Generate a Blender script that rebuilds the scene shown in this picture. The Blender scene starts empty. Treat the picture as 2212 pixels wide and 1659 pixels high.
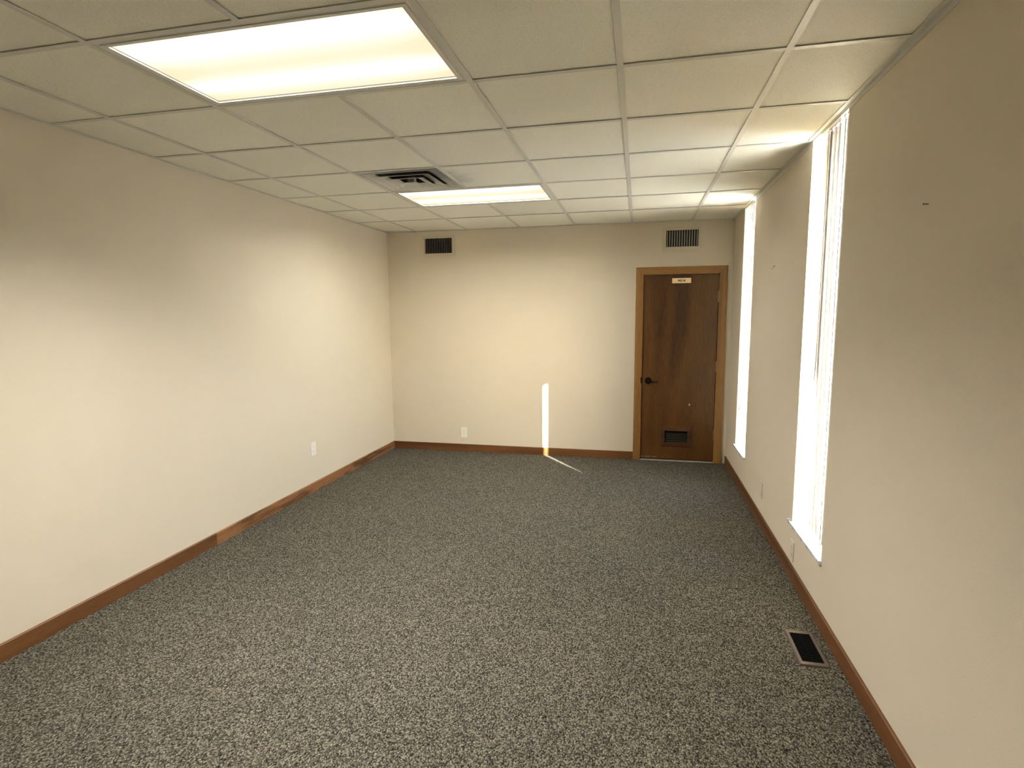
import bpy, bmesh, math, random
from mathutils import Vector, Matrix, Euler

random.seed(7)
SC = bpy.context.scene
COL = SC.collection

# ------------------------------------------------------------------ camera, sky, sun, exposure
CAM = (1.2912, -1.7197, 1.5745)
cam_data = bpy.data.cameras.new('camera')
cam = bpy.data.objects.new('camera', cam_data)
COL.objects.link(cam)
yaw, pit, rol = 0.22225770, -0.12240100, 0.00734839
Rz = Matrix.Rotation(yaw, 3, 'Z'); Rx = Matrix.Rotation(pit, 3, 'X'); Ry = Matrix.Rotation(rol, 3, 'Y')
Rw = Rz @ Rx @ Ry                       # columns: right, forward, up
right, fwd, up = Rw.col[0], Rw.col[1], Rw.col[2]
M = Matrix((right, up, -fwd)).transposed().to_4x4()
M.translation = Vector(CAM)
cam.matrix_world = M
cam_data.sensor_fit = 'HORIZONTAL'
cam_data.sensor_width = 36.0
cam_data.lens = 1210.236 / 2212 * 36.0
cam_data.clip_start = 0.02
cam_data.clip_end = 500
SC.camera = cam

SUN_DIR = Vector((-0.590, 0.807, -0.44)).normalized()      # direction the sunlight travels
world = bpy.data.worlds.new('sky'); SC.world = world; world.use_nodes = True
wn = world.node_tree.nodes; wl = world.node_tree.links
bg = wn['Background']
sky = wn.new('ShaderNodeTexSky')
sky.sky_type = 'NISHITA'; sky.sun_disc = False
sky.sun_elevation = math.asin(-SUN_DIR.z)
sky.sun_rotation = math.atan2(-SUN_DIR.x, -SUN_DIR.y)
sky.dust_density = 3.0; sky.air_density = 1.0; sky.ozone_density = 1.0
wl.new(sky.outputs['Color'], bg.inputs['Color'])
bg.inputs['Strength'].default_value = 13.0

sd = bpy.data.lights.new('sun', 'SUN'); sd.energy = 105.0; sd.angle = math.radians(0.53); sd.color = (1.0, 0.93, 0.82)
sun = bpy.data.objects.new('sun', sd); COL.objects.link(sun)
sun.rotation_euler = SUN_DIR.to_track_quat('-Z', 'Y').to_euler()
sun.location = (12, -10, 9)

LAMP_W = [58.0, 47.0, 12.0]            # watts of each ceiling light: near, far, behind the camera
LAMP_COL = (1.0, 0.955, 0.86)
LAMP_SPREAD = [math.radians(128), math.radians(164), math.radians(128)]

vs = SC.view_settings
vs.view_transform = 'Standard'; vs.look = 'None'; vs.gamma = 1.0; vs.use_curve_mapping = False
vs.exposure = 0.0
SC.cycles.max_bounces = 12; SC.cycles.diffuse_bounces = 8; SC.cycles.transparent_max_bounces = 12
SC.cycles.sample_clamp_indirect = 60.0
SC.cycles.use_denoising = True

# ------------------------------------------------------------------ room measures (metres)
XL, XR, YB, YF, H = -1.553, 2.211, 4.408, -4.30, 2.522
WT = 0.15                                   # outside wall thickness
BBH, BBT = 0.086, 0.012
COLX = [-1.194, -0.595, 0.010, 0.603, 1.2025, 1.8015]        # grid lines running down the room
ROWY = [-0.0226 - 0.6096 * k for k in range(7, 0, -1)] + [-0.0226, 0.602, 1.2155, 1.8269, 2.440, 3.0563, 3.6834]
R0 = 7                                      # index of the row line at the near side of the first light
ZH = 2.585                                  # top of the window openings, hidden above the ceiling
RAILZ = 2.546                               # top of the blind headrails
WIN = [(1.245, 1.805, 0.335), (3.350, 3.862, 0.335), (-0.86, -0.30, 0.335), (-2.96, -2.40, 0.335)]

# ------------------------------------------------------------------ node helpers
def mat(name, base=(0.5, 0.5, 0.5), rough=0.6, metal=0.0, spec=0.5):
    m = bpy.data.materials.new(name); m.use_nodes = True
    b = m.node_tree.nodes['Principled BSDF']
    b.inputs['Base Color'].default_value = (*base, 1)
    b.inputs['Roughness'].default_value = rough
    b.inputs['Metallic'].default_value = metal
    b.inputs['Specular IOR Level'].default_value = spec
    return m, m.node_tree.nodes, m.node_tree.links, b

def noise(n, l, scale, vec=None, detail=3.0, rough=0.5):
    t = n.new('ShaderNodeTexNoise'); t.inputs['Scale'].default_value = scale
    t.inputs['Detail'].default_value = detail; t.inputs['Roughness'].default_value = rough
    if vec is not None: l.new(vec, t.inputs['Vector'])
    return t.outputs['Fac']

def mapping(n, l, scale=(1, 1, 1), space='Object', loc=(0, 0, 0)):
    tc = n.new('ShaderNodeTexCoord'); mp = n.new('ShaderNodeMapping')
    mp.inputs['Scale'].default_value = scale; mp.inputs['Location'].default_value = loc
    l.new(tc.outputs[space], mp.inputs['Vector'])
    return mp.outputs['Vector']

def ramp(n, l, fac, stops):
    r = n.new('ShaderNodeValToRGB'); e = r.color_ramp.elements
    e[0].position, e[0].color = stops[0][0], (*stops[0][1], 1)
    e[1].position, e[1].color = stops[-1][0], (*stops[-1][1], 1)
    for p, c in stops[1:-1]:
        k = e.new(p); k.color = (*c, 1)
    l.new(fac, r.inputs['Fac'])
    return r.outputs['Color']

def bump(n, l, b, h, strength, dist):
    k = n.new('ShaderNodeBump'); k.inputs['Strength'].default_value = strength
    k.inputs['Distance'].default_value = dist
    l.new(h, k.inputs['Height']); l.new(k.outputs['Normal'], b.inputs['Normal'])

def mathn(n, l, op, a, b_=None, c=None):
    k = n.new('ShaderNodeMath'); k.operation = op
    for i, v in enumerate((a, b_, c)):
        if v is None: continue
        if isinstance(v, (int, float)): k.inputs[i].default_value = v
        else: l.new(v, k.inputs[i])
    return k.outputs[0]

# ------------------------------------------------------------------ materials
def make_paint():
    m, n, l, b = mat('beige_wall_paint', rough=0.75, spec=0.25)
    v = mapping(n, l)
    c = ramp(n, l, noise(n, l, 1.3, v, 4), [(0.35, (0.645, 0.585, 0.475)), (0.65, (0.665, 0.600, 0.490))])
    l.new(c, b.inputs['Base Color'])
    bump(n, l, b, noise(n, l, 220, v, 3, 0.6), 0.25, 0.002)
    return m
PAINT = make_paint()

def make_carpet():
    m, n, l, b = mat('carpet_pile', rough=0.95, spec=0.05)
    v = mapping(n, l)
    v2 = mapping(n, l, (178, 126, 178))
    # short looped tufts, mottled from near black through brown-grey to beige
    wob = n.new('ShaderNodeTexNoise'); wob.inputs['Scale'].default_value = 0.5; wob.inputs['Detail'].default_value = 1.0
    l.new(v2, wob.inputs['Vector'])
    wv = n.new('ShaderNodeVectorMath'); wv.operation = 'MULTIPLY_ADD'; wv.inputs[1].default_value = (1.6, 1.6, 0.0)
    l.new(wob.outputs['Color'], wv.inputs[0]); l.new(v2, wv.inputs[2])
    t1 = n.new('ShaderNodeTexVoronoi'); t1.inputs['Scale'].default_value = 1.0; t1.voronoi_dimensions = '2D'
    l.new(wv.outputs[0], t1.inputs['Vector'])
    sep = n.new('ShaderNodeSeparateColor'); l.new(t1.outputs['Color'], sep.inputs['Color'])
    tuft = sep.outputs[0]
    dome = mathn(n, l, 'SUBTRACT', 1.0, t1.outputs['Distance'])
    f = noise(n, l, 0.95, wv.outputs[0], 3, 0.65)
    mix = mathn(n, l, 'ADD', mathn(n, l, 'MULTIPLY', tuft, 0.24),
                mathn(n, l, 'ADD', mathn(n, l, 'MULTIPLY', f, 0.62), mathn(n, l, 'MULTIPLY', dome, 0.30)))
    c = ramp(n, l, mix, [(0.42, (0.012, 0.011, 0.009)), (0.56, (0.061, 0.056, 0.045)),
                         (0.68, (0.138, 0.126, 0.101)), (0.84, (0.29, 0.27, 0.225))])
    big = ramp(n, l, noise(n, l, 1.1, v, 3), [(0.3, (0.93, 0.93, 0.95)), (0.7, (1.05, 1.04, 1.0))])
    mx = n.new('ShaderNodeMix'); mx.data_type = 'RGBA'; mx.blend_type = 'MULTIPLY'; mx.inputs[0].default_value = 1
    l.new(c, mx.inputs[6]); l.new(big, mx.inputs[7]); l.new(mx.outputs[2], b.inputs['Base Color'])
    bump(n, l, b, mix, 0.8, 0.006)
    return m
CARPET = make_carpet()

def make_tile():
    m, n, l, b = mat('mineral_ceiling_tile', rough=0.95, spec=0.1)
    v = mapping(n, l)
    oi = n.new('ShaderNodeObjectInfo')
    ad = n.new('ShaderNodeVectorMath'); ad.operation = 'ADD'
    sc = n.new('ShaderNodeVectorMath'); sc.operation = 'SCALE'; sc.inputs['Scale'].default_value = 7.0
    l.new(oi.outputs['Location'], sc.inputs[0]); l.new(v, ad.inputs[0]); l.new(sc.outputs[0], ad.inputs[1])
    f = noise(n, l, 210, ad.outputs[0], 4, 0.7)
    c = ramp(n, l, f, [(0.32, (0.70, 0.69, 0.61)), (0.48, (0.86, 0.85, 0.765)), (0.72, (0.90, 0.89, 0.80))])
    hs = n.new('ShaderNodeHueSaturation'); l.new(c, hs.inputs['Color'])
    l.new(mathn(n, l, 'ADD', mathn(n, l, 'MULTIPLY', oi.outputs['Random'], 0.05), 0.975), hs.inputs['Value'])
    # soot blown out of the air diffuser onto its neighbours
    ge = n.new('ShaderNodeNewGeometry'); ds = n.new('ShaderNodeVectorMath'); ds.operation = 'DISTANCE'
    ds.inputs[1].default_value = (-0.16, 2.14, H)
    l.new(ge.outputs['Position'], ds.inputs[0])
    dn = mathn(n, l, 'ADD', ds.outputs['Value'], mathn(n, l, 'MULTIPLY', noise(n, l, 14, ge.outputs['Position'], 4, 0.6), 0.22))
    mk = ramp(n, l, dn, [(0.30, (0.66, 0.68, 0.72)), (0.44, (1, 1, 1))])
    mx = n.new('ShaderNodeMix'); mx.data_type = 'RGBA'; mx.blend_type = 'MULTIPLY'; mx.inputs[0].default_value = 1
    l.new(hs.outputs['Color'], mx.inputs[6]); l.new(mk, mx.inputs[7])
    l.new(mx.outputs[2], b.inputs['Base Color'])
    bump(n, l, b, f, 0.35, 0.002)
    return m
TILE = make_tile()

def make_wood(name, dark, mid, lite, axis, fine=55.0, stretch=0.06, figure=6.0, rough=0.42, shift=0.0, wring=0.16):
    m, n, l, b = mat(name, rough=rough, spec=0.45)
    s = [1, 1, 1]; s[axis] = stretch
    v = mapping(n, l, tuple(s), 'Object', (shift, shift * 2.3, shift * 0.7))
    warp = noise(n, l, figure, v, 2, 0.5)
    rings = n.new('ShaderNodeMath'); rings.operation = 'SINE'
    l.new(mathn(n, l, 'MULTIPLY', warp, 17.0), rings.inputs[0])
    ring = mathn(n, l, 'MULTIPLY', mathn(n, l, 'ADD', rings.outputs[0], 1.0), 0.5)
    pores = noise(n, l, fine * 4, v, 4, 0.65)
    broad = noise(n, l, 3.0, v, 3, 0.5)
    mix = mathn(n, l, 'ADD', mathn(n, l, 'MULTIPLY', ring, wring),
                mathn(n, l, 'ADD', mathn(n, l, 'MULTIPLY', pores, 0.42), mathn(n, l, 'MULTIPLY', broad, 0.45)))
    c = ramp(n, l, mix, [(0.34, dark), (0.54, mid), (0.76, lite)])
    l.new(c, b.inputs['Base Color'])
    bump(n, l, b, pores, 0.15, 0.001)
    return m
WOOD_Y = make_wood('stained_baseboard_oak_lengthwise', (0.066, 0.026, 0.008), (0.145, 0.060, 0.019), (0.225, 0.102, 0.038), 1, shift=0.0)
WOOD_Y2 = make_wood('stained_baseboard_oak_figured', (0.060, 0.023, 0.008), (0.205, 0.092, 0.036), (0.32, 0.155, 0.066), 1, figure=16.0, stretch=0.14, shift=3.1, wring=0.26)
WOOD_X = make_wood('stained_baseboard_oak_crosswise', (0.066, 0.025, 0.008), (0.142, 0.058, 0.018), (0.225, 0.102, 0.036), 0, shift=1.7)
CASE_Z = make_wood('honey_oak_casing_upright', (0.135, 0.060, 0.016), (0.285, 0.143, 0.040), (0.43, 0.23, 0.075), 2, stretch=0.05, shift=5.0)
CASE_X = make_wood('honey_oak_casing_level', (0.135, 0.060, 0.016), (0.285, 0.143, 0.040), (0.43, 0.23, 0.075), 0, stretch=0.05, shift=2.0)
DOOR_W = make_wood('dark_birch_door_veneer', (0.050, 0.0175, 0.0030), (0.105, 0.042, 0.0080), (0.180, 0.080, 0.019), 2, fine=22, stretch=0.13, figure=3.0, rough=0.38, shift=8.0)
LOUV_W = make_wood('dark_louver_frame_wood', (0.040, 0.015, 0.006), (0.075, 0.029, 0.012), (0.11, 0.046, 0.020), 0, stretch=0.05, shift=4.0)

GRID = mat('painted_grid_steel', (0.64, 0.63, 0.585), 0.45)[0]
TRIMW = mat('white_enamel_steel', (0.66, 0.655, 0.61), 0.35)[0]
WHITEP = mat('white_plastic', (0.80, 0.79, 0.74), 0.35)[0]
ALMOND = mat('painted_over_plastic', (0.62, 0.575, 0.47), 0.5)[0]
SLOT = mat('dark_slot', (0.03, 0.028, 0.025), 0.6)[0]
PSLOT = mat('painted_slot', (0.33, 0.295, 0.225), 0.6)[0]
BLACK = mat('grate_and_shade_black', (0.004, 0.004, 0.004), 0.85, spec=0.1)[0]  # black grate bars, and flat sheets painting the shade inside openings
BRONZE = mat('dark_bronze', (0.020, 0.016, 0.014), 0.32, 0.85)[0]
FRAMEB = mat('dark_bronze_window_frame', (0.050, 0.036, 0.040), 0.4, 0.0)[0]
BRASS = mat('worn_brass_hinge', (0.42, 0.34, 0.22), 0.35, 0.9)[0]
ALU = mat('threshold_aluminium', (0.72, 0.68, 0.58), 0.35, 0.6)[0]
VENTP = mat('wall_coloured_grille_paint', (0.60, 0.54, 0.43), 0.5)[0]
BLADE = mat('grey_grille_blade', (0.27, 0.26, 0.23), 0.45, 0.3)[0]
REG = mat('brown_register_steel', (0.070, 0.050, 0.043), 0.38, 0.4)[0]
REVEAL = mat('beige_plaster_reveal', (0.66, 0.60, 0.49), 0.8)[0]
SOFFIT = mat('dark_brown_soffit', (0.035, 0.022, 0.022), 0.8)[0]
GROUND = mat('pale_outdoor_paving', (0.74, 0.72, 0.67), 0.9)[0]
PLEN = mat('plenum_board', (0.30, 0.29, 0.27), 0.9)[0]

def make_marble():
    m, n, l, b = mat('white_marble_sill', rough=0.25)
    v = mapping(n, l, (2.2, 6, 2))
    f = noise(n, l, 2.4, v, 6, 0.62)
    c = ramp(n, l, f, [(0.36, (0.40, 0.42, 0.46)), (0.50, (0.72, 0.73, 0.74)), (0.70, (0.84, 0.84, 0.82))])
    l.new(c, b.inputs['Base Color'])
    return m
MARBLE = make_marble()

def make_slat():
    m, n, l, b = mat('off_white_blind_vinyl', (0.40, 0.365, 0.30), 0.5)
    out = n['Material Output']
    tr = n.new('ShaderNodeBsdfTranslucent'); tr.inputs['Color'].default_value = (0.62, 0.52, 0.44, 1)
    ms = n.new('ShaderNodeMixShader'); ms.inputs[0].default_value = 0.03
    l.new(b.outputs[0], ms.inputs[1]); l.new(tr.outputs[0], ms.inputs[2]); l.new(ms.outputs[0], out.inputs['Surface'])
    return m
SLAT = make_slat()

def make_glass():
    m, n, l, b = mat('clear_window_glass')
    out = n['Material Output']; n.remove(b)
    t = n.new('ShaderNodeBsdfTransparent'); t.inputs['Color'].default_value = (0.92, 0.94, 0.93, 1)
    g = n.new('ShaderNodeBsdfGlossy'); g.inputs['Roughness'].default_value = 0.02
    lw = n.new('ShaderNodeLayerWeight'); lw.inputs['Blend'].default_value = 0.5
    fr = mathn(n, l, 'ADD', mathn(n, l, 'MULTIPLY', mathn(n, l, 'POWER', lw.outputs['Facing'], 5.0), 0.90), 0.03)
    ms = n.new('ShaderNodeMixShader')
    l.new(fr, ms.inputs[0]); l.new(t.outputs[0], ms.inputs[1]); l.new(g.outputs[0], ms.inputs[2])
    l.new(ms.outputs[0], out.inputs['Surface'])
    return m
GLASS = make_glass()

def make_lens():
    """prismatic acrylic lens glowing from the tubes above it"""
    m, n, l, b = mat('glowing_prismatic_lens')
    out = n['Material Output']; n.remove(b)
    v = mapping(n, l)
    sep = n.new('ShaderNodeSeparateXYZ'); l.new(v, sep.inputs[0])
    y = sep.outputs[1]
    def tube(y0, w):
        d = mathn(n, l, 'DIVIDE', mathn(n, l, 'SUBTRACT', y, y0), w)
        return mathn(n, l, 'POWER', 2.718, mathn(n, l, 'MULTIPLY', mathn(n, l, 'MULTIPLY', d, d), -1.0))
    tubes = mathn(n, l, 'ADD', tube(-0.175, 0.100), tube(0.135, 0.070))
    xe = mathn(n, l, 'MULTIPLY', sep.outputs[0], 1.75)
    tubes = mathn(n, l, 'SUBTRACT', tubes, mathn(n, l, 'MULTIPLY', mathn(n, l, 'POWER', mathn(n, l, 'ABSOLUTE', xe), 6.0), 0.35))
    # fine prism lattice
    lat = mapping(n, l, (1, 1, 1))
    ck = n.new('ShaderNodeTexChecker'); ck.inputs['Scale'].default_value = 170
    ck.inputs['Color1'].default_value = (1, 1, 1, 1); ck.inputs['Color2'].default_value = (0, 0, 0, 1)
    rot = n.new('ShaderNodeVectorRotate'); rot.inputs['Angle'].default_value = math.radians(45)
    l.new(lat, rot.inputs['Vector']); l.new(rot.outputs[0], ck.inputs['Vector'])
    f = mathn(n, l, 'ADD', tubes, mathn(n, l, 'MULTIPLY', ck.outputs['Fac'], 0.10))
    c = ramp(n, l, f, [(0.0, (0.97, 0.86, 0.58)), (0.25, (1.02, 0.96, 0.74)), (0.85, (1.15, 1.14, 1.02))])
    e = n.new('ShaderNodeEmission'); e.inputs['Strength'].default_value = 1.05
    l.new(c, e.inputs['Color']); l.new(e.outputs[0], out.inputs['Surface'])
    return m
LENS = make_lens()

def make_dusty():
    m, n, l, b = mat('dusty_diffuser_enamel', rough=0.5)
    v = mapping(n, l)
    sep = n.new('ShaderNodeSeparateXYZ'); l.new(v, sep.inputs[0])
    # soot deposit collects at the near right corner of the diffuser
    d = mathn(n, l, 'ADD', mathn(n, l, 'MULTIPLY', sep.outputs[0], 0.9), mathn(n, l, 'MULTIPLY', sep.outputs[1], -1.0))
    f = mathn(n, l, 'ADD', mathn(n, l, 'ADD', d, 0.36), mathn(n, l, 'MULTIPLY', noise(n, l, 9, v, 4, 0.6), 0.35))
    c = ramp(n, l, f, [(0.35, (0.60, 0.59, 0.55)), (0.58, (0.44, 0.44, 0.42)), (0.80, (0.17, 0.18, 0.20))])
    l.new(c, b.inputs['Base Color'])
    return m
DUSTY = make_dusty()
SIGNM = mat('pale_gold_sign_plate', (0.95, 0.76, 0.45), 0.4, 0.1)[0]
INK = mat('black_sign_letters', (0.012, 0.009, 0.006), 0.5)[0]
CHIP = mat('scuffed_paint', (0.20, 0.165, 0.115), 0.8)[0]
RUST = mat('dark_nail_steel', (0.035, 0.026, 0.012), 0.5, 0.6)[0]

# ------------------------------------------------------------------ mesh helpers
def box(bm, x0, x1, y0, y1, z0, z1):
    vs_ = [bm.verts.new(p) for p in ((x0, y0, z0), (x1, y0, z0), (x1, y1, z0), (x0, y1, z0),
                                     (x0, y0, z1), (x1, y0, z1), (x1, y1, z1), (x0, y1, z1))]
    for f in ((0, 3, 2, 1), (4, 5, 6, 7), (0, 1, 5, 4), (1, 2, 6, 5), (2, 3, 7, 6), (3, 0, 4, 7)):
        bm.faces.new([vs_[i] for i in f])
    return vs_

def poly_prism(bm, pts, d, axis_vec):
    """closed outline pts (3-D) pushed along axis_vec*d"""
    a = [bm.verts.new(p) for p in pts]
    b_ = [bm.verts.new(Vector(p) + Vector(axis_vec) * d) for p in pts]
    bm.faces.new(a); bm.faces.new(b_[::-1])
    k = len(pts)
    for i in range(k):
        bm.faces.new((a[i], b_[i], b_[(i + 1) % k], a[(i + 1) % k]))

def cyl(bm, p0, p1, r0, r1=None, seg=20):
    r1 = r0 if r1 is None else r1
    p0, p1 = Vector(p0), Vector(p1); ax = (p1 - p0).normalized()
    q = ax.to_track_quat('Z', 'Y')
    ra, rb = [], []
    for i in range(seg):
        a = 2 * math.pi * i / seg
        d = q @ Vector((math.cos(a), math.sin(a), 0))
        ra.append(bm.verts.new(p0 + d * r0)); rb.append(bm.verts.new(p1 + d * r1))
    bm.faces.new(ra[::-1]); bm.faces.new(rb)
    for i in range(seg):
        bm.faces.new((ra[i], ra[(i + 1) % seg], rb[(i + 1) % seg], rb[i]))

def tube(bm, pts, radii, seg=10, flat=1.0):
    rings = []
    for i, p in enumerate(pts):
        p = Vector(p)
        t = (Vector(pts[min(i + 1, len(pts) - 1)]) - Vector(pts[max(i - 1, 0)])).normalized()
        s = t.cross(Vector((0, 1, 0))).normalized(); u_ = s.cross(t)
        rings.append([bm.verts.new(p + (s * math.cos(2 * math.pi * k / seg) * radii[i] * flat
                                       + u_ * math.sin(2 * math.pi * k / seg) * radii[i])) for k in range(seg)])
    for a, b_ in zip(rings, rings[1:]):
        for k in range(seg):
            bm.faces.new((a[k], a[(k + 1) % seg], b_[(k + 1) % seg], b_[k]))
    bm.faces.new(rings[0][::-1]); bm.faces.new(rings[-1])

def frame_xz(bm, x0, x1, z0, z1, w, y0, y1, bev=0.0):
    """four mitred bars in the x-z plane; y0 = front, y1 = back; bev slopes the front inwards"""
    o = [(x0, z0), (x1, z0), (x1, z1), (x0, z1)]
    i_ = [(x0 + w, z0 + w), (x1 - w, z0 + w), (x1 - w, z1 - w), (x0 + w, z1 - w)]
    for k in range(4):
        k2 = (k + 1) % 4
        A, B, C_, D = o[k], o[k2], i_[k2], i_[k]
        f = [bm.verts.new((A[0], y0 + bev, A[1])), bm.verts.new((B[0], y0 + bev, B[1])),
             bm.verts.new((C_[0], y0, C_[1])), bm.verts.new((D[0], y0, D[1]))]
        g = [bm.verts.new((A[0], y1, A[1])), bm.verts.new((B[0], y1, B[1])),
             bm.verts.new((C_[0], y1, C_[1])), bm.verts.new((D[0], y1, D[1]))]
        bm.faces.new(f); bm.faces.new(g[::-1])
        for a in range(4):
            bm.faces.new((f[a], g[a], g[(a + 1) % 4], f[(a + 1) % 4]))

def link(name, bm, m, parent=None, bevel=0.0, smooth=False, seg=2):
    bmesh.ops.recalc_face_normals(bm, faces=bm.faces[:])
    if bevel > 0:
        bmesh.ops.bevel(bm, geom=bm.edges[:], offset=bevel, segments=seg, affect='EDGES', profile=0.7)
    me = bpy.data.meshes.new(name); bm.to_mesh(me); bm.free()
    if smooth:
        for p in me.polygons: p.use_smooth = True
    me.materials.append(m)
    o = bpy.data.objects.new(name, me); COL.objects.link(o)
    if parent is not None: o.parent = parent
    return o

def part(name, m, parent, fn, bevel=0.0, smooth=False):
    bm = bmesh.new(); fn(bm)
    return link(name, bm, m, parent, bevel, smooth)

def bxp(name, m, parent, x0, x1, y0, y1, z0, z1, bevel=0.0):
    return part(name, m, parent, lambda b: box(b, x0, x1, y0, y1, z0, z1), bevel)

def struct(o):
    o['kind'] = 'structure'; return o

def empty(name, loc, rz=0.0):
    o = bpy.data.objects.new(name, None); COL.objects.link(o)
    o.location = loc; o.rotation_euler = (0, 0, rz); o.empty_display_size = 0.05
    return o

def thing(name, label, cat, loc, rz=0.0, group=None):
    o = empty(name, loc, rz); o['label'] = label; o['category'] = cat
    if group: o['group'] = group
    return o

def tag(o, label, cat, group=None):
    o['label'] = label; o['category'] = cat
    if group: o['group'] = group
    return o

# ------------------------------------------------------------------ floor and walls
fl = struct(bxp('floor', CARPET, None, XL - 0.12, XR + WT, YF - 0.12, YB + 0.12, -0.10, 0.0))
struct(bxp('wall_left', PAINT, None, XL - 0.12, XL, YF - 0.12, YB + 0.12, 0.0, 2.80))

# back wall with the door opening
DX0, DX1, DZ = 1.325, 2.087, 1.992
bm = bmesh.new()
box(bm, XL, DX0, YB, YB + 0.12, 0.0, 2.80)
box(bm, DX1, XR, YB, YB + 0.12, 0.0, 2.80)
box(bm, DX0, DX1, YB, YB + 0.12, DZ, 2.80)
struct(link('wall_back', bm, PAINT))
struct(bxp('wall_front', PAINT, None, XL, XR, YF - 0.12, YF, 0.0, 2.80))

# window wall, pierced by the tall slot windows
bm = bmesh.new()
ys = sorted(WIN)
cur = YF - 0.12
for (a, b_, z) in ys:
    box(bm, XR, XR + WT, cur, a, 0.0, 2.80)
    box(bm, XR, XR + WT, a, b_, 0.0, z - 0.022)
    box(bm, XR, XR + WT, a, b_, ZH, 2.80)
    cur = b_
box(bm, XR, XR + WT, cur, YB + 0.12, 0.0, 2.80)
struct(link('wall_right', bm, PAINT))

# slab above the suspended ceiling, ground and soffit outside
struct(bxp('ceiling_slab', PLEN, None, XL - 0.12, XR + WT, YF - 0.12, YB + 0.12, 2.80, 2.95))
gr = struct(bxp('ground', GROUND, None, -60, 90, -70, 90, -0.45, -0.25))
struct(bxp('trim_1', SOFFIT, None, XR + WT, XR + WT + 0.33, YF - 0.12, YB + 0.5, 2.58, 2.80))

# ------------------------------------------------------------------ suspended ceiling
ceil = struct(empty('ceiling', (0, 0, H)))
xs = [XL] + COLX + [XR]
ysr = [YF] + ROWY + [YB]
light_cells = {}
for (ci, ri) in ((2, R0 + 1), (2, R0 + 5), (2, R0 - 3)):
    light_cells[(ci, ri)] = 1; light_cells[(ci + 1, ri)] = 1
vent_cell = (2, R0 + 4)
tile_mesh = {}
for ci in range(len(xs) - 1):
    for ri in range(len(ysr) - 1):
        if (ci, ri) in light_cells or (ci, ri) == vent_cell: continue
        x0, x1, y0, y1 = xs[ci] + 0.004, xs[ci + 1] - 0.004, ysr[ri] + 0.004, ysr[ri + 1] - 0.004
        if ci == 0: x0 = XL + 0.001
        if ci == len(xs) - 2: x1 = XR - 0.001
        key = (round(x1 - x0, 2), round(y1 - y0, 2))
        if key not in tile_mesh:
            bm = bmesh.new()
            box(bm, -(x1 - x0) / 2, (x1 - x0) / 2, -(y1 - y0) / 2, (y1 - y0) / 2, 0, 0.016)
            o = link('ceiling_tile', bm, TILE, ceil); tile_mesh[key] = o.data
        else:
            o = bpy.data.objects.new('ceiling_tile', tile_mesh[key]); COL.objects.link(o); o.parent = ceil
        o.location = ((x0 + x1) / 2, (y0 + y1) / 2, 0.0015 + random.random() * 0.0012)
        o.rotation_euler = (random.uniform(-0.0012, 0.0012), random.uniform(-0.0012, 0.0012), 0)

TW = 0.0125
def runner(bmf, x, y0, y1):
    box(bmf, x - TW, x + TW, y0, y1, -0.003, 0.0)
    box(bmf, x - 0.001, x + 0.001, y0, y1, 0.0, 0.035)
for i, x in enumerate(COLX):
    if i == 2:
        segs = [(YF, ROWY[R0 - 4]), (ROWY[R0 - 3], ROWY[R0]), (ROWY[R0 + 1], ROWY[R0 + 4]), (ROWY[R0 + 5], YB)]
        segs = [(a + (TW if a != YF else 0), b_ - (TW if b_ != YB else 0)) for a, b_ in segs]
    elif i == 5:
        segs = [(YF, 0.829), (0.831, YB)]
    else:
        segs = [(YF, YB)]
    for a, b_ in segs:
        part('ceiling_runner', GRID, ceil, lambda q: runner(q, x, a, b_))
# seam clip on the runner nearest the windows
bxp('splice_clip', GRID, ceil, COLX[5] - 0.0115, COLX[5] + 0.0115, 0.815, 0.829, -0.0036, -0.003)
for ri, y in enumerate(ROWY):
    cuts = [XL] + COLX + [XR]
    for ci in range(len(cuts) - 1):
        a = cuts[ci] + (TW if ci else 0); b_ = cuts[ci + 1] - (TW if ci < len(cuts) - 2 else 0)
        if ci == 2 and ri in (R0, R0 + 1, R0 + 4, R0 + 5, R0 - 4, R0 - 3):
            b_ = cuts[ci + 2] - TW
        if ci == 3 and ri in (R0, R0 + 1, R0 + 4, R0 + 5, R0 - 4, R0 - 3): continue
        def tee(q, a=a, b_=b_, y=y):
            box(q, a, b_, y - TW, y + TW, -0.0026, 0.0)
            box(q, a, b_, y - 0.001, y + 0.001, 0.0, 0.03)
        part('cross_tee', GRID, ceil, tee)
# wall angle round the room
def angle_right(q):
    box(q, XR - 0.024, XR - 0.0005, YF, YB, -0.003, 0.0)
    c0 = YF
    for a, b_, z in sorted(WIN):
        box(q, XR - 0.0022, XR - 0.0004, c0, a, -0.026, -0.003); c0 = b_
        box(q, XR - 0.0022, XR - 0.0004, a, b_, -0.008, -0.003)
    box(q, XR - 0.0022, XR - 0.0004, c0, YB, -0.026, -0.003)
part('wall_angle', GRID, ceil, angle_right)
part('wall_angle', GRID, ceil, lambda q: box(q, XL + 0.0005, XL + 0.020, YF, YB, -0.003, 0.0))
part('wall_angle', GRID, ceil, lambda q: box(q, XL, XR, YB - 0.020, YB - 0.0005, -0.003, 0.0))
part('wall_angle', GRID, ceil, lambda q: box(q, XL, XR, YF + 0.0005, YF + 0.020, -0.003, 0.0))

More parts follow.
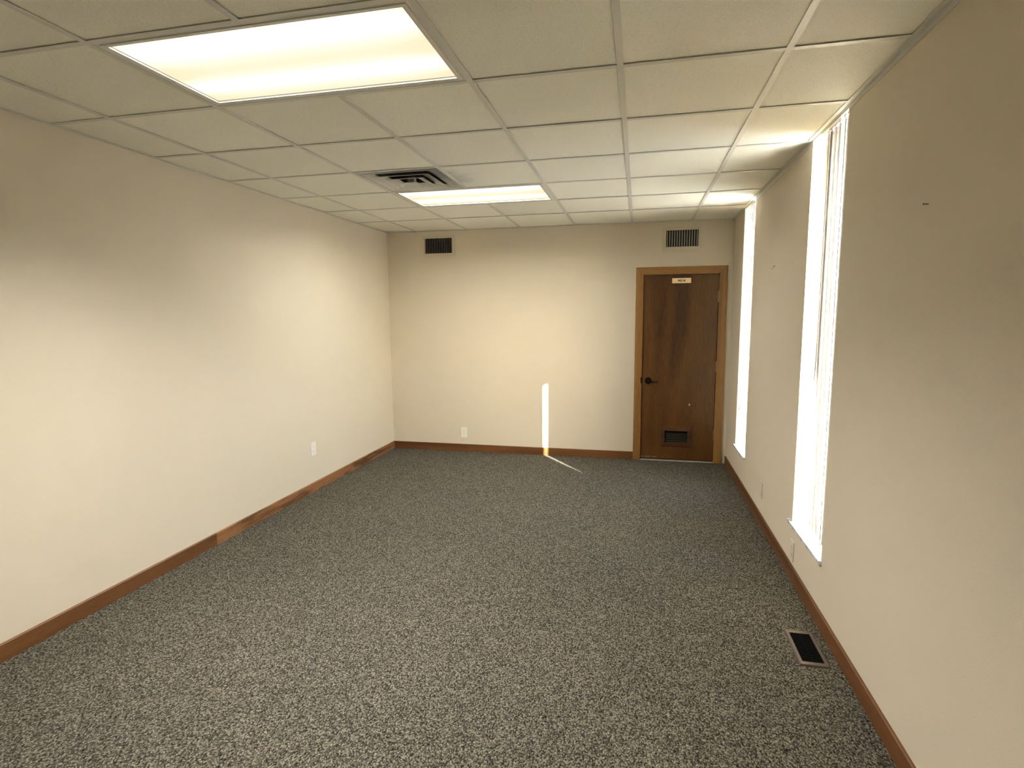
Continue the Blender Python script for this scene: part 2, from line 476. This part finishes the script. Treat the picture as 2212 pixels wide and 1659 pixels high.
# ------------------------------------------------------------------ recessed ceiling lights
def troffer(ri, label, lamp):
    y0, y1 = ROWY[ri], ROWY[ri + 1]
    x0, x1 = COLX[1], COLX[3]
    cx, cy = (x0 + x1) / 2, (y0 + y1) / 2
    hx, hy = (x1 - x0) / 2 - TW - 0.001, (y1 - y0) / 2 - TW - 0.001
    t = thing('ceiling_light', label, 'ceiling light', (cx, cy, H), group='recessed ceiling lights')
    def fr(b):
        for w0, w1, z0, z1 in ((0.0, 0.012, -0.0015, 0.004), (0.012, 0.030, -0.0035, 0.006)):
            o = [(-hx + w0, -hy + w0), (hx - w0, -hy + w0), (hx - w0, hy - w0), (-hx + w0, hy - w0)]
            i_ = [(-hx + w1, -hy + w1), (hx - w1, -hy + w1), (hx - w1, hy - w1), (-hx + w1, hy - w1)]
            for k in range(4):
                k2 = (k + 1) % 4
                q = [o[k], o[k2], i_[k2], i_[k]]
                lo = [b.verts.new((p[0], p[1], z0 if j < 2 else z0 + 0.002)) for j, p in enumerate(q)]
                hi = [b.verts.new((p[0], p[1], z1)) for p in q]
                b.faces.new(lo); b.faces.new(hi[::-1])
                for a in range(4): b.faces.new((lo[a], hi[a], hi[(a + 1) % 4], lo[(a + 1) % 4]))
    part('frame', TRIMW, t, fr)
    ix, iy = hx - 0.029, hy - 0.029
    part('lens', LENS, t, lambda b: box(b, -ix, ix, -iy, iy, 0.008, 0.011))
    def hous(b):
        box(b, -hx, hx, -hy, hy, 0.09, 0.095)
        box(b, -hx, -hx + 0.003, -hy, hy, 0.0042, 0.09); box(b, hx - 0.003, hx, -hy, hy, 0.0042, 0.09)
        box(b, -hx, hx, -hy, -hy + 0.003, 0.0042, 0.09); box(b, -hx, hx, hy - 0.003, hy, 0.0042, 0.09)
    part('housing', TRIMW, t, hous)
    part('latch', TRIMW, t, lambda b: box(b, -hx + 0.09, -hx + 0.105, hy - 0.024, hy - 0.018, -0.0055, -0.0030))
    ld = bpy.data.lights.new('fluorescent_glow', 'AREA'); ld.shape = 'RECTANGLE'
    ld.size = 2 * ix - 0.01; ld.size_y = 2 * iy - 0.01; ld.energy = LAMP_W[lamp]; ld.color = LAMP_COL
    ld.spread = LAMP_SPREAD[lamp]
    lo = bpy.data.objects.new('fluorescent_glow', ld); COL.objects.link(lo); lo.parent = t
    lo.location = (0, 0, 0.006)
    return t
troffer(R0, 'large recessed fluorescent ceiling light with glowing prismatic lens, nearest the camera', 0)
troffer(R0 + 4, 'recessed fluorescent ceiling light far down the room, touching the square air diffuser', 1)
troffer(R0 - 4, 'recessed fluorescent ceiling light behind the camera', 2)

# ------------------------------------------------------------------ square air diffuser in the ceiling
vx, vy = (COLX[1] + COLX[2]) / 2, (ROWY[R0 + 3] + ROWY[R0 + 4]) / 2
vt = thing('ceiling_air_diffuser', 'square stepped metal air diffuser with dark dust, in the ceiling before the far light', 'air vent', (vx, vy, H))
vh = 0.290
def ring(b, r_out, r_in, z_out, z_in, th=0.0025):
    """sloping square louvre blade"""
    o = [(-r_out, -r_out), (r_out, -r_out), (r_out, r_out), (-r_out, r_out)]
    i_ = [(-r_in, -r_in), (r_in, -r_in), (r_in, r_in), (-r_in, r_in)]
    lo_o = [b.verts.new((p[0], p[1], z_out)) for p in o]; lo_i = [b.verts.new((p[0], p[1], z_in)) for p in i_]
    hi_o = [b.verts.new((p[0], p[1], z_out + th)) for p in o]; hi_i = [b.verts.new((p[0], p[1], z_in + th)) for p in i_]
    for k in range(4):
        j = (k + 1) % 4
        b.faces.new((lo_o[k], lo_o[j], lo_i[j], lo_i[k])); b.faces.new((hi_o[k], hi_i[k], hi_i[j], hi_o[j]))
        b.faces.new((lo_o[k], hi_o[k], hi_o[j], lo_o[j])); b.faces.new((lo_i[k], lo_i[j], hi_i[j], hi_i[k]))
part('frame', DUSTY, vt, lambda b: ring(b, vh, vh - 0.022, -0.002, -0.004))
for (ro, rin, zo, zi) in ((0.264, 0.192, -0.004, 0.011), (0.198, 0.128, -0.010, 0.005), (0.134, 0.072, -0.016, -0.001)):
    part('louver_ring', DUSTY, vt, lambda b: (ring(b, ro, ro - 0.008, zo, zo), ring(b, ro - 0.008, rin, zo, zi)))
def centre(b):
    box(b, -0.056, 0.056, -0.056, 0.056, -0.024, -0.022)
    box(b, -0.022, 0.022, -0.022, 0.022, -0.022, 0.02)
part('centre_plate', DUSTY, vt, centre)
def duct(b):
    box(b, -vh, vh, -vh, vh, 0.115, 0.120)
    box(b, -vh, -vh + 0.004, -vh, vh, 0.004, 0.115); box(b, vh - 0.004, vh, -vh, vh, 0.004, 0.115)
    box(b, -vh, vh, -vh, -vh + 0.004, 0.004, 0.115); box(b, -vh, vh, vh - 0.004, vh, 0.004, 0.115)
part('duct_box', mat('grey_duct_lining', (0.28, 0.29, 0.31), 0.8)[0], vt, duct)

# ------------------------------------------------------------------ windows with vertical blinds
def window(idx, y0, y1, zs, slats, label, cords=False):
    w = struct(empty('window_%d' % idx, (XR, (y0 + y1) / 2, zs)))
    L = (XR, (y0 + y1) / 2, zs)
    def B(name, m, x0, x1, a0, a1, z0, z1, bevel=0.0, par=None):
        o = bxp(name, m, par or w, x0 - L[0], x1 - L[0], a0 - L[1], a1 - L[1], z0 - L[2], z1 - L[2], bevel); return o
    # painted reveals lining the opening
    def rev(b):
        box(b, 0.0004, WT, y1 - 0.006 - L[1], y1 - L[1], 0, ZH - zs)
        box(b, 0.0004, WT, y0 - L[1], y0 + 0.006 - L[1], 0, ZH - zs)
        box(b, 0.0004, WT, y0 + 0.006 - L[1], y1 - 0.006 - L[1], ZH - zs - 0.006, ZH - zs)
    part('reveal', REVEAL, w, rev)
    fx0, fx1 = XR + 0.085, XR + 0.130
    ya, yb = y0 + 0.006, y1 - 0.006
    fw = 0.040
    def fr(b):
        for (p, q, r, s) in ((ya, ya + fw, zs, ZH - 0.006), (yb - fw, yb, zs, ZH - 0.006),
                             (ya + fw, yb - fw, zs, zs + fw), (ya + fw, yb - fw, ZH - 0.006 - fw, ZH - 0.006)):
            box(b, fx0 - L[0], fx1 - L[0], p - L[1], q - L[1], r - L[2], s - L[2])
    part('frame', FRAMEB, w, fr)
    B('pane', GLASS, XR + 0.105, XR + 0.109, ya + fw - 0.004, yb - fw + 0.004, zs + fw - 0.004, ZH - 0.006 - fw + 0.004)
    # marble sill with a small horn past the far jamb
    def sl(b):
        box(b, -0.016, -0.0002, y0 - 0.004 - L[1], y1 + 0.052 - L[1], -0.021, -0.0006)
        box(b, -0.0002, 0.084, y0 + 0.0005 - L[1], y1 - 0.0005 - L[1], -0.021, -0.0006)
        box(b, 0.084, WT + 0.03, y0 + 0.0005 - L[1], y1 - 0.0005 - L[1], -0.021, -0.004)
    part('sill', MARBLE, w, sl)
    # blind: headrail, slats, bottom spacer
    bl = thing('vertical_blind', label, 'window blind', (XR + 0.032, (y0 + y1) / 2, RAILZ), group='vertical blinds')
    bc = (y0 + y1) / 2; bz = RAILZ; bx = 0.0
    bxp('headrail', WHITEP, bl, -0.022, 0.022, y0 + 0.010 - bc, y1 - 0.010 - bc, -0.030, 0.0, 0.002)
    base = None
    for (yc, deg, wd) in slats:
        key = 'slat_%.3f' % wd
        bm = bmesh.new()
        top, bot = -0.0308, (zs + 0.026) - bz
        n_ = 8
        rows = []
        for k in range(n_ + 1):
            s = -wd / 2 + wd * k / n_
            cv = 0.0055 * (1 - (2 * s / wd) ** 2)         # slight crown of the vinyl
            rows.append((cv, s))
        zr = [top + (bot - top) * q / 12 for q in range(13)]
        curl = 1.0 if (yc, deg, wd) == slats[-1] and idx == 1 else 0.0
        def at(c, s_, z):
            h = z + bz                                     # height above the floor
            k_ = max(0.0, min(1.0, (1.40 - h) / 0.55)); k_ = k_ * k_ * (3 - 2 * k_) * curl
            a_ = math.radians(-16 * k_)
            return (c * math.cos(a_) - s_ * math.sin(a_), s_ * math.cos(a_) + c * math.sin(a_) + 0.052 * k_, z)
        f1 = [[bm.verts.new(at(c, s_, z)) for c, s_ in rows] for z in zr]
        f2 = [[bm.verts.new(at(c + 0.0009, s_, z)) for c, s_ in rows] for z in zr]
        for r_ in range(12):
            for k in range(n_):
                bm.faces.new((f1[r_][k], f1[r_][k + 1], f1[r_ + 1][k + 1], f1[r_ + 1][k]))
                bm.faces.new((f2[r_][k], f2[r_ + 1][k], f2[r_ + 1][k + 1], f2[r_][k + 1]))
            for k in (0, n_):
                bm.faces.new((f1[r_][k], f1[r_ + 1][k], f2[r_ + 1][k], f2[r_][k]))
        for k in range(n_):
            bm.faces.new((f1[0][k], f2[0][k], f2[0][k + 1], f1[0][k + 1]))
            bm.faces.new((f1[12][k], f1[12][k + 1], f2[12][k + 1], f2[12][k]))
        box(bm, -0.0015, 0.0015, -0.006, 0.006, top - 0.002, -0.022)     # carrier stem
        o = link('slat', bm, SLAT, bl, smooth=False)
        o.location = (0.0, yc - bc, 0)
        o.rotation_euler = (0, 0, math.radians(-deg))
    if cords:
        def cd(b):
            for k in range(34):
                z = -0.06 - k * 0.052
                cyl(b, (-0.012, y1 - 0.030 - bc, z), (-0.012, y1 - 0.030 - bc, z - 0.052), 0.0016, seg=6)
            cyl(b, (-0.012, y1 - 0.030 - bc, -1.83), (-0.012, y1 - 0.030 - bc, -1.87), 0.004, 0.007, seg=10)
        part('pull_cord', BRASS, bl, cd)
    return w

def sl_run(ystart, yend, pitch, deg, jitter=0.0):
    out = []; y = ystart
    while y <= yend + 1e-6:
        out.append((y, deg + random.uniform(-jitter, jitter), 0.089)); y += pitch
    return out
s1 = [(1.292, 4.0, 0.089), (1.352, 9.5, 0.089), (1.408, 13.0, 0.089), (1.478, 9.5, 0.089), (1.542, 9.5, 0.089), (1.606, 9.5, 0.089), (1.655, 11.0, 0.089)]
window(1, *WIN[0], s1, 'vertical blind with half-turned cream slats in the nearer slot window')
window(2, *WIN[1], sl_run(3.525, 3.790, 0.066, 8.5, 1.5), 'vertical blind with cream slats and cord in the far slot window by the door', cords=True)
window(3, *WIN[2], sl_run(-0.81, -0.35, 0.072, 9.0), 'vertical blind in the slot window beside the camera')
window(4, *WIN[3], sl_run(-2.91, -2.45, 0.072, 7.0), 'vertical blind in the slot window behind the camera')

# ------------------------------------------------------------------ baseboards
def board(name, m, parent, x0, x1, y0, y1, z1, axis, face):
    """plain board with an eased top edge; face = sign of the side facing the room"""
    def f(b):
        e = 0.004
        if axis == 'y':
            w = x1 if face > 0 else x0; o = x0 if face > 0 else x1
            pts = [(o, y0, 0.001), (w, y0, 0.001), (w, y0, z1 - e), (w - face * e, y0, z1), (o, y0, z1)]
            poly_prism(b, pts, y1 - y0, (0, 1, 0))
        else:
            w = y0; o = y1
            pts = [(x0, o, 0.001), (x0, w, 0.001), (x0, w, z1 - e), (x0, w + e, z1), (x0, o, z1)]
            poly_prism(b, pts, x1 - x0, (1, 0, 0))
    return part(name, m, parent, f)
bl_ = struct(empty('baseboard_left', (XL, 0, 0)))
for k, (a, b_, m) in enumerate(((YF, -1.60, WOOD_Y), (-1.598, 1.471, WOOD_Y), (1.4725, YB - BBT, WOOD_Y2))):
    board('board', m, bl_, 0.0002, BBT, a, b_, BBH, 'y', 1)
bb_ = struct(empty('baseboard_back', (0, YB, 0)))
board('board', WOOD_X, bb_, XL + 0.0002, 1.2525, -BBT, -0.0002, BBH, 'x', -1)
br_ = struct(empty('baseboard_right', (XR, 0, 0)))
for a, b_, m in ((YF, 0.02, WOOD_Y), (0.022, YB - BBT, WOOD_Y)):
    board('board', m, br_, -BBT, -0.0002, a, b_, BBH, 'y', -1)

# ------------------------------------------------------------------ door
door = struct(empty('door_1', (1.706, YB, 0)))
dc = 1.706
def DP(name, m, x0, x1, y0, y1, z0, z1, bevel=0.0, par=None):
    return bxp(name, m, par or door, x0 - dc, x1 - dc, y0, y1, z0, z1, bevel)
CX0, CX1, CT = 1.2535, 2.1635, 2.060
CW = 0.078
def casing(b, outline):
    poly_prism(b, [(x - dc, -0.017, z) for x, z in outline], 0.0168, (0, 1, 0))
part('casing', CASE_Z, door, lambda b: casing(b, [(CX0, 0.001), (CX0 + CW, 0.001), (CX0 + CW, CT - CW), (CX0, CT)]), 0.0025)
part('casing', CASE_Z, door, lambda b: casing(b, [(CX1 - CW, 0.001), (CX1, 0.001), (CX1, CT), (CX1 - CW, CT - CW)]), 0.0025)
part('casing', CASE_X, door, lambda b: casing(b, [(CX0, CT), (CX0 + CW, CT - CW), (CX1 - CW, CT - CW), (CX1, CT)]), 0.0025)
def jamb(b):
    box(b, DX0 - dc, DX0 + 0.003 - dc, 0.0, 0.12, 0, DZ); box(b, DX1 - 0.003 - dc, DX1 - dc, 0.0, 0.12, 0, DZ)
    box(b, DX0 + 0.003 - dc, DX1 - 0.003 - dc, 0.0, 0.12, DZ - 0.003, DZ)
    box(b, DX0 + 0.003 - dc, DX0 + 0.018 - dc, 0.045, 0.12, 0, DZ - 0.003)
    box(b, DX1 - 0.018 - dc, DX1 - 0.003 - dc, 0.045, 0.12, 0, DZ - 0.003)
    box(b, DX0 + 0.018 - dc, DX1 - 0.018 - dc, 0.045, 0.12, DZ - 0.018, DZ - 0.003)
part('jamb', CASE_Z, door, jamb)
SX0, SX1, SZ0, SZ1 = 1.3335, 2.0785, 0.022, 1.9815
# slab with the louvre opening cut through it
LX0, LX1, LZ0, LZ1 = 1.565, 1.835, 0.185, 0.350
def slab(b):
    for (p, q, r, s) in ((SX0, LX0, SZ0, SZ1), (LX1, SX1, SZ0, SZ1), (LX0, LX1, SZ0, LZ0), (LX0, LX1, LZ1, SZ1)):
        box(b, p - dc, q - dc, 0.002, 0.042, r, s)
sl_o = part('door_leaf', DOOR_W, door, slab)
# worn scrapes at the foot of the leaf and the small chip
def scr(b):
    for x, wd in ((1.342, 0.03), (1.385, 0.055), (1.455, 0.05)):
        box(b, x - dc, x + wd - dc, 0.0012, 0.0021, 0.034, 0.041 + wd * 0.08)
part('scrape', mat('bare_scraped_wood', (0.22, 0.17, 0.13), 0.8)[0], door, scr)['label'] = 'pale scrapes along the foot of the door'
chip = part('paint_chip', mat('pale_chip', (0.62, 0.5, 0.38), 0.8)[0], door, lambda b: poly_prism(b, [
    (1.823 - dc, 0.0010, 0.610), (1.832 - dc, 0.0010, 0.606), (1.838 - dc, 0.0010, 0.620), (1.829 - dc, 0.0010, 0.634), (1.824 - dc, 0.0010, 0.628)], 0.001, (0, 1, 0)))
# louvre
lf = part('louver_frame', LOUV_W, door, lambda b: frame_xz(b, 1.548 - dc, 1.852 - dc, 0.168, 0.367, 0.034, -0.012, 0.0018, 0.003))
for k in range(8):
    z = LZ0 + 0.016 + k * 0.0185
    def lv(b, z=z):
        poly_prism(b, [(LX0 + 0.001 - dc, 0.006, z), (LX0 + 0.001 - dc, 0.0085, z - 0.002), (LX0 + 0.001 - dc, 0.030, z + 0.017), (LX0 + 0.001 - dc, 0.0275, z + 0.019)], LX1 - LX0 - 0.002, (1, 0, 0))
    part('louver_slat', mat('louver_slat_olive', (0.030, 0.025, 0.014), 0.5)[0] if k == 0 else bpy.data.materials['louver_slat_olive'], lf, lv)
# hinges
for z0 in (0.246, 0.969, 1.694):
    h = DP('hinge', BRASS, SX1 + 0.0006, DX1 - 0.0036, 0.0018, 0.03, z0, z0 + 0.111)
    def kn(b, z0=z0):
        for k in range(5):
            cyl(b, (2.0815 - dc, -0.008, z0 + k * 0.0222 + 0.0006), (2.0815 - dc, -0.008, z0 + (k + 1) * 0.0222 - 0.0006), 0.0068, seg=12)
        cyl(b, (2.0815 - dc, -0.008, z0 + 0.111), (2.0815 - dc, -0.008, z0 + 0.116), 0.0045, 0.002, seg=12)
    part('hinge_knuckle', BRASS, h, kn, smooth=False)
# lever handle and latch
hx_, hz_ = 1.400 - dc, 0.868
ha = part('handle', BRONZE, door, lambda b: (cyl(b, (hx_, 0.0018, hz_), (hx_, -0.010, hz_), 0.036, 0.034, 32),
                                              cyl(b, (hx_, -0.010, hz_), (hx_, -0.018, hz_), 0.030, 0.022, 32),
                                              cyl(b, (hx_, -0.018, hz_), (hx_, -0.052, hz_), 0.011, 0.011, 20)))
def lever(b):
    pts, rad = [], []
    for k in range(15):
        t = k / 14
        pts.append((hx_ - 0.008 + 0.098 * t, -0.048 - 0.006 * math.sin(t * 3.1), hz_ - 0.005 * t - 0.011 * math.sin(t * 2.6) * t))
        rad.append(0.0105 - 0.0045 * t)
    for a in (0.5, 1.1, 1.8, 2.5):       # small curl at the tip
        pts.append((hx_ + 0.0905 + 0.0075 * math.sin(a), -0.048, hz_ - 0.0140 + 0.0105 * (1 - math.cos(a)) * 0.8)); rad.append(0.0052)
    tube(b, pts, rad, 12, 0.8)
part('lever', BRONZE, ha, lever, smooth=True)
part('keyhole', BRASS, ha, lambda b: cyl(b, (hx_, -0.052, hz_), (hx_, -0.0535, hz_), 0.004, seg=12))
lat_ = part('strike_plate', BRONZE, door, lambda b: box(b, 1.3215 - dc, 1.3335 - dc, -0.0186, 0.004, 0.842, 0.905), 0.001)
# threshold
DP('threshold', ALU, DX0 + 0.0032, DX1 - 0.0032, -0.012, 0.10, 0.0, 0.011, 0.002)
struct(bxp('ceiling_corridor', PLEN, None, DX0 - 0.4, XR + WT, YB + 0.121, YB + 1.0, 2.5, 2.55))
struct(bxp('wall_corridor_left', PLEN, None, DX0 - 0.45, DX0 - 0.4, YB + 0.121, YB + 1.0, 0.0, 2.5))
struct(bxp('wall_corridor_right', PLEN, None, XR + WT, XR + WT + 0.05, YB + 0.10, YB + 1.0, 0.0, 2.5))
struct(bxp('floor_corridor', PLEN, None, DX0 - 0.4, XR + WT, YB + 0.121, YB + 1.0, -0.10, -0.001))
struct(bxp('wall_corridor', PLEN, None, DX0 - 0.4, XR + WT, YB + 1.0, YB + 1.05, 0.0, 2.80))

# ------------------------------------------------------------------ MEN sign (raised italic letters, built as strokes)
sg = thing('door_sign', 'small pale gold plate with black italic letters reading MEN at top of the door', 'sign', (1.714, YB + 0.0018, 1.890))
bxp('plate', SIGNM, sg, -0.094, 0.094, -0.0035, -0.0002, 0.0, 0.052, 0.0008)
def stroke(b, x0, z0, x1, z1, w):
    sh = lambda x, z: x + 0.30 * z
    a, c = Vector((sh(x0, z0), z0)), Vector((sh(x1, z1), z1))
    d = (c - a).normalized(); nrm = Vector((-d.y, d.x)) * w / 2
    q = [a + nrm, a - nrm, c - nrm, c + nrm]
    poly_prism(b, [(p.x, -0.0047, p.y + 0.0145) for p in q], 0.0013, (0, 1, 0))
hL = 0.023; wS = 0.0052
def let_M(b):
    x = -0.036
    stroke(b, x, 0, x, hL, wS); stroke(b, x + 0.019, 0, x + 0.019, hL, wS)
    stroke(b, x, hL, x + 0.0095, 0.006, wS); stroke(b, x + 0.0095, 0.006, x + 0.019, hL, wS)
def let_E(b):
    x = -0.006
    stroke(b, x, 0, x, hL, wS)
    for z in (0.0024, hL / 2, hL - 0.0024): stroke(b, x, z, x + 0.011, z, 0.0044)
def let_N(b):
    x = 0.016
    stroke(b, x, 0, x, hL, wS); stroke(b, x + 0.015, 0, x + 0.015, hL, wS); stroke(b, x, hL, x + 0.015, 0, wS)
for f in (let_M, let_E, let_N): part('letter', INK, sg, f)

# ------------------------------------------------------------------ wall return grilles
def grille(x0, x1, z0, z1, ix0, ix1, iz0, iz1, nf, label, bw=0.0):
    cx = (x0 + x1) / 2
    t = thing('wall_grille', label, 'wall vent', (cx, YB, z0), group='return grilles high on the back wall')
    def fr(b):
        # sloped outer flange plus raised inner lip
        for (a0, a1, c0, c1, yo, yi) in ((x0, x1, z0, z1, -0.004, -0.010),):
            o = [(a0, c0), (a1, c0), (a1, c1), (a0, c1)]
            i_ = [(ix0, iz0), (ix1, iz0), (ix1, iz1), (ix0, iz1)]
            for k in range(4):
                k2 = (k + 1) % 4
                q = [o[k], o[k2], i_[k2], i_[k]]
                fv = [b.verts.new((p[0] - cx, yo if j < 2 else yi, p[1] - z0)) for j, p in enumerate(q)]
                gv = [b.verts.new((p[0] - cx, -0.0003, p[1] - z0)) for p in q]
                b.faces.new(fv); b.faces.new(gv[::-1])
                for a in range(4): b.faces.new((fv[a], gv[a], gv[(a + 1) % 4], fv[(a + 1) % 4]))
        frame_xz(b, ix0 - 0.004 - cx, ix1 + 0.004 - cx, iz0 - 0.004 - z0, iz1 + 0.004 - z0, 0.004, -0.013, -0.010)
    part('frame', VENTP, t, fr)
    part('duct_shade', BLACK, t, lambda b: box(b, ix0 - cx, ix1 - cx, -0.0012, -0.0004, iz0 - z0, iz1 - z0))  # flat black sheet on the wall paints the unlit depth behind the blades
    for k in range(nf):
        x = ix0 + (ix1 - ix0) * (k + 0.5) / nf - cx
        def bl2(b, x=x):
            poly_prism(b, [(x - 0.0052 - bw, -0.0020, iz0 - z0), (x - 0.0042 - bw, -0.0020, iz0 - z0), (x + 0.0042 + bw, -0.0095, iz0 - z0), (x + 0.0028 + bw, -0.0098, iz0 - z0)], iz1 - iz0, (0, 0, 1))
        part('blade', BLADE, t, bl2)
    for sx in (ix0 - 0.018, ix1 + 0.018):
        part('screw', VENTP, t, lambda b, sx=sx: cyl(b, (sx - cx, -0.005, (z1 - z0) / 2), (sx - cx, -0.010, (z1 - z0) / 2), 0.0035, 0.003, 10))
    return t
grille(-1.123, -0.731, 2.241, 2.470, -1.091, -0.769, 2.272, 2.438, 16, 'beige framed return grille at upper left of the back wall, blades mostly black')
grille(1.511, 1.896, 2.222, 2.460, 1.548, 1.866, 2.259, 2.426, 13, 'beige framed return grille with pale upright blades above the door', 0.0022)

# ------------------------------------------------------------------ outlets (built facing -y at the origin, then turned)
def outlet(loc, rz, m, label, wd=0.072, ht=0.118, slot=SLOT):
    t = thing('wall_outlet', label, 'electrical outlet', loc, rz, 'duplex outlets')
    part('cover_plate', m, t, lambda b: poly_prism(b, [(-wd / 2, -0.0055, 0), (wd / 2, -0.0055, 0), (wd / 2, -0.0055, ht), (-wd / 2, -0.0055, ht)], 0.0053, (0, 1, 0)), 0.002)
    for zc in (ht / 2 - 0.0205, ht / 2 + 0.0205):
        def face(b, zc=zc):
            pts = []
            for k in range(20):
                a = 2 * math.pi * k / 20
                pts.append((0.0172 * math.cos(a), -0.0078, zc + max(-0.0135, min(0.0135, 0.0172 * math.sin(a)))))
            poly_prism(b, pts, 0.0024, (0, 1, 0))
        fc = part('socket_face', m, t, face)
        for sx, hh in ((-0.0066, 0.0085), (0.0066, 0.0068)):
            part('slot', slot, fc, lambda b, sx=sx, hh=hh, zc=zc: box(b, sx - 0.0012, sx + 0.0012, -0.0081, -0.0075, zc + 0.0015, zc + 0.0015 + hh))
        part('slot', slot, fc, lambda b, zc=zc: cyl(b, (0, -0.0081, zc - 0.0065), (0, -0.0075, zc - 0.0065), 0.0026, seg=10))
    part('screw', m, t, lambda b: cyl(b, (0, -0.0054, ht / 2), (0, -0.0070, ht / 2), 0.0034, 0.003, 10))
    return t
outlet((-0.668, YB, 0.166), 0.0, WHITEP, 'white outlet on the back wall, beside the left corner')
outlet((XL, 2.708, 0.331), math.radians(90), WHITEP, 'white outlet on the long left wall')
outlet((XR, 2.657, 0.203), math.radians(-90), ALMOND, 'beige outlet painted like the wall, between the two slot windows', slot=PSLOT)
outlet((XR, 1.762, 0.112), math.radians(-90), ALMOND, 'beige outlet painted like the wall, just under the nearer marble sill', slot=PSLOT)

# ------------------------------------------------------------------ floor register
rg = thing('floor_register', 'brown metal floor register with black grate set in the carpet by the right baseboard', 'floor vent', (2.093, 1.001, 0.0))
RX, RY, IX, IY = 0.0665, 0.150, 0.046, 0.1195
def rfr(b):
    o = [(-RX, -RY), (RX, -RY), (RX, RY), (-RX, RY)]; i_ = [(-IX, -IY), (IX, -IY), (IX, IY), (-IX, IY)]
    md = [(-RX + 0.006, -RY + 0.006), (RX - 0.006, -RY + 0.006), (RX - 0.006, RY - 0.006), (-RX + 0.006, RY - 0.006)]
    for A, B_, za, zb in ((o, md, 0.0015, 0.007), (md, i_, 0.007, 0.0055)):
        for k in range(4):
            k2 = (k + 1) % 4
            q = [A[k], A[k2], B_[k2], B_[k]]
            hi = [b.verts.new((p[0], p[1], za if j < 2 else zb)) for j, p in enumerate(q)]
            lo = [b.verts.new((p[0], p[1], 0.0003)) for p in q]
            b.faces.new(hi); b.faces.new(lo[::-1])
            for a in range(4): b.faces.new((hi[a], lo[a], lo[(a + 1) % 4], hi[(a + 1) % 4]))
part('frame', REG, rg, rfr)
part('opening', BLACK, rg, lambda b: box(b, -IX, IX, -IY, IY, 0.0003, 0.0008))  # black sheet on the carpet paints the dark inside; no hole is cut
for k in range(16):
    y = -IY + 2 * IY * (k + 0.5) / 16
    part('grate_bar', BLACK, rg, lambda b, y=y: box(b, -IX, IX, y - 0.0014, y + 0.0014, 0.0010, 0.0040))
part('grate_spine', BLACK, rg, lambda b: box(b, -0.0015, 0.0015, -IY, IY, 0.0040, 0.0046))

# ------------------------------------------------------------------ small marks on the window wall
nl = empty('nail', (XR, 0.430, 1.926))
tag(nl, 'small dark nail sticking out of the right wall, high up near the camera', 'nail')
part('shank', RUST, nl, lambda b: cyl(b, (-0.0002, 0.0, 0.0), (-0.014, 0.004, 0.0015), 0.0014, 0.0013, 8))
part('head', RUST, nl, lambda b: cyl(b, (-0.014, 0.004, 0.0015), (-0.0155, 0.0044, 0.0016), 0.0028, 0.0026, 10))
sc_ = empty('wall_scuff', (XR, 2.611, 1.891))
tag(sc_, 'small brown torn scuff on the right wall between the two slot windows', 'scuff')
def sf1(b):
    for k, (y, z, w, h) in enumerate(((0.050, 0.000, 0.030, 0.004), (0.025, -0.004, 0.030, 0.005))):
        poly_prism(b, [(-0.0012, y - w / 2, z), (-0.0012, y, z - h), (-0.0012, y + w / 2, z + 0.002), (-0.0012, y, z + h * 0.4)], 0.001, (1, 0, 0))
def sf2(b):
    poly_prism(b, [(-0.0012, -0.030, 0.006), (-0.0012, -0.046, 0.010), (-0.0012, -0.018, 0.016), (-0.0012, 0.004, 0.012), (-0.0012, 0.010, 0.008), (-0.0012, -0.016, 0.003)], 0.001, (1, 0, 0))
part('torn_flake', CHIP, sc_, sf1); part('torn_flake', CHIP, sc_, sf2)
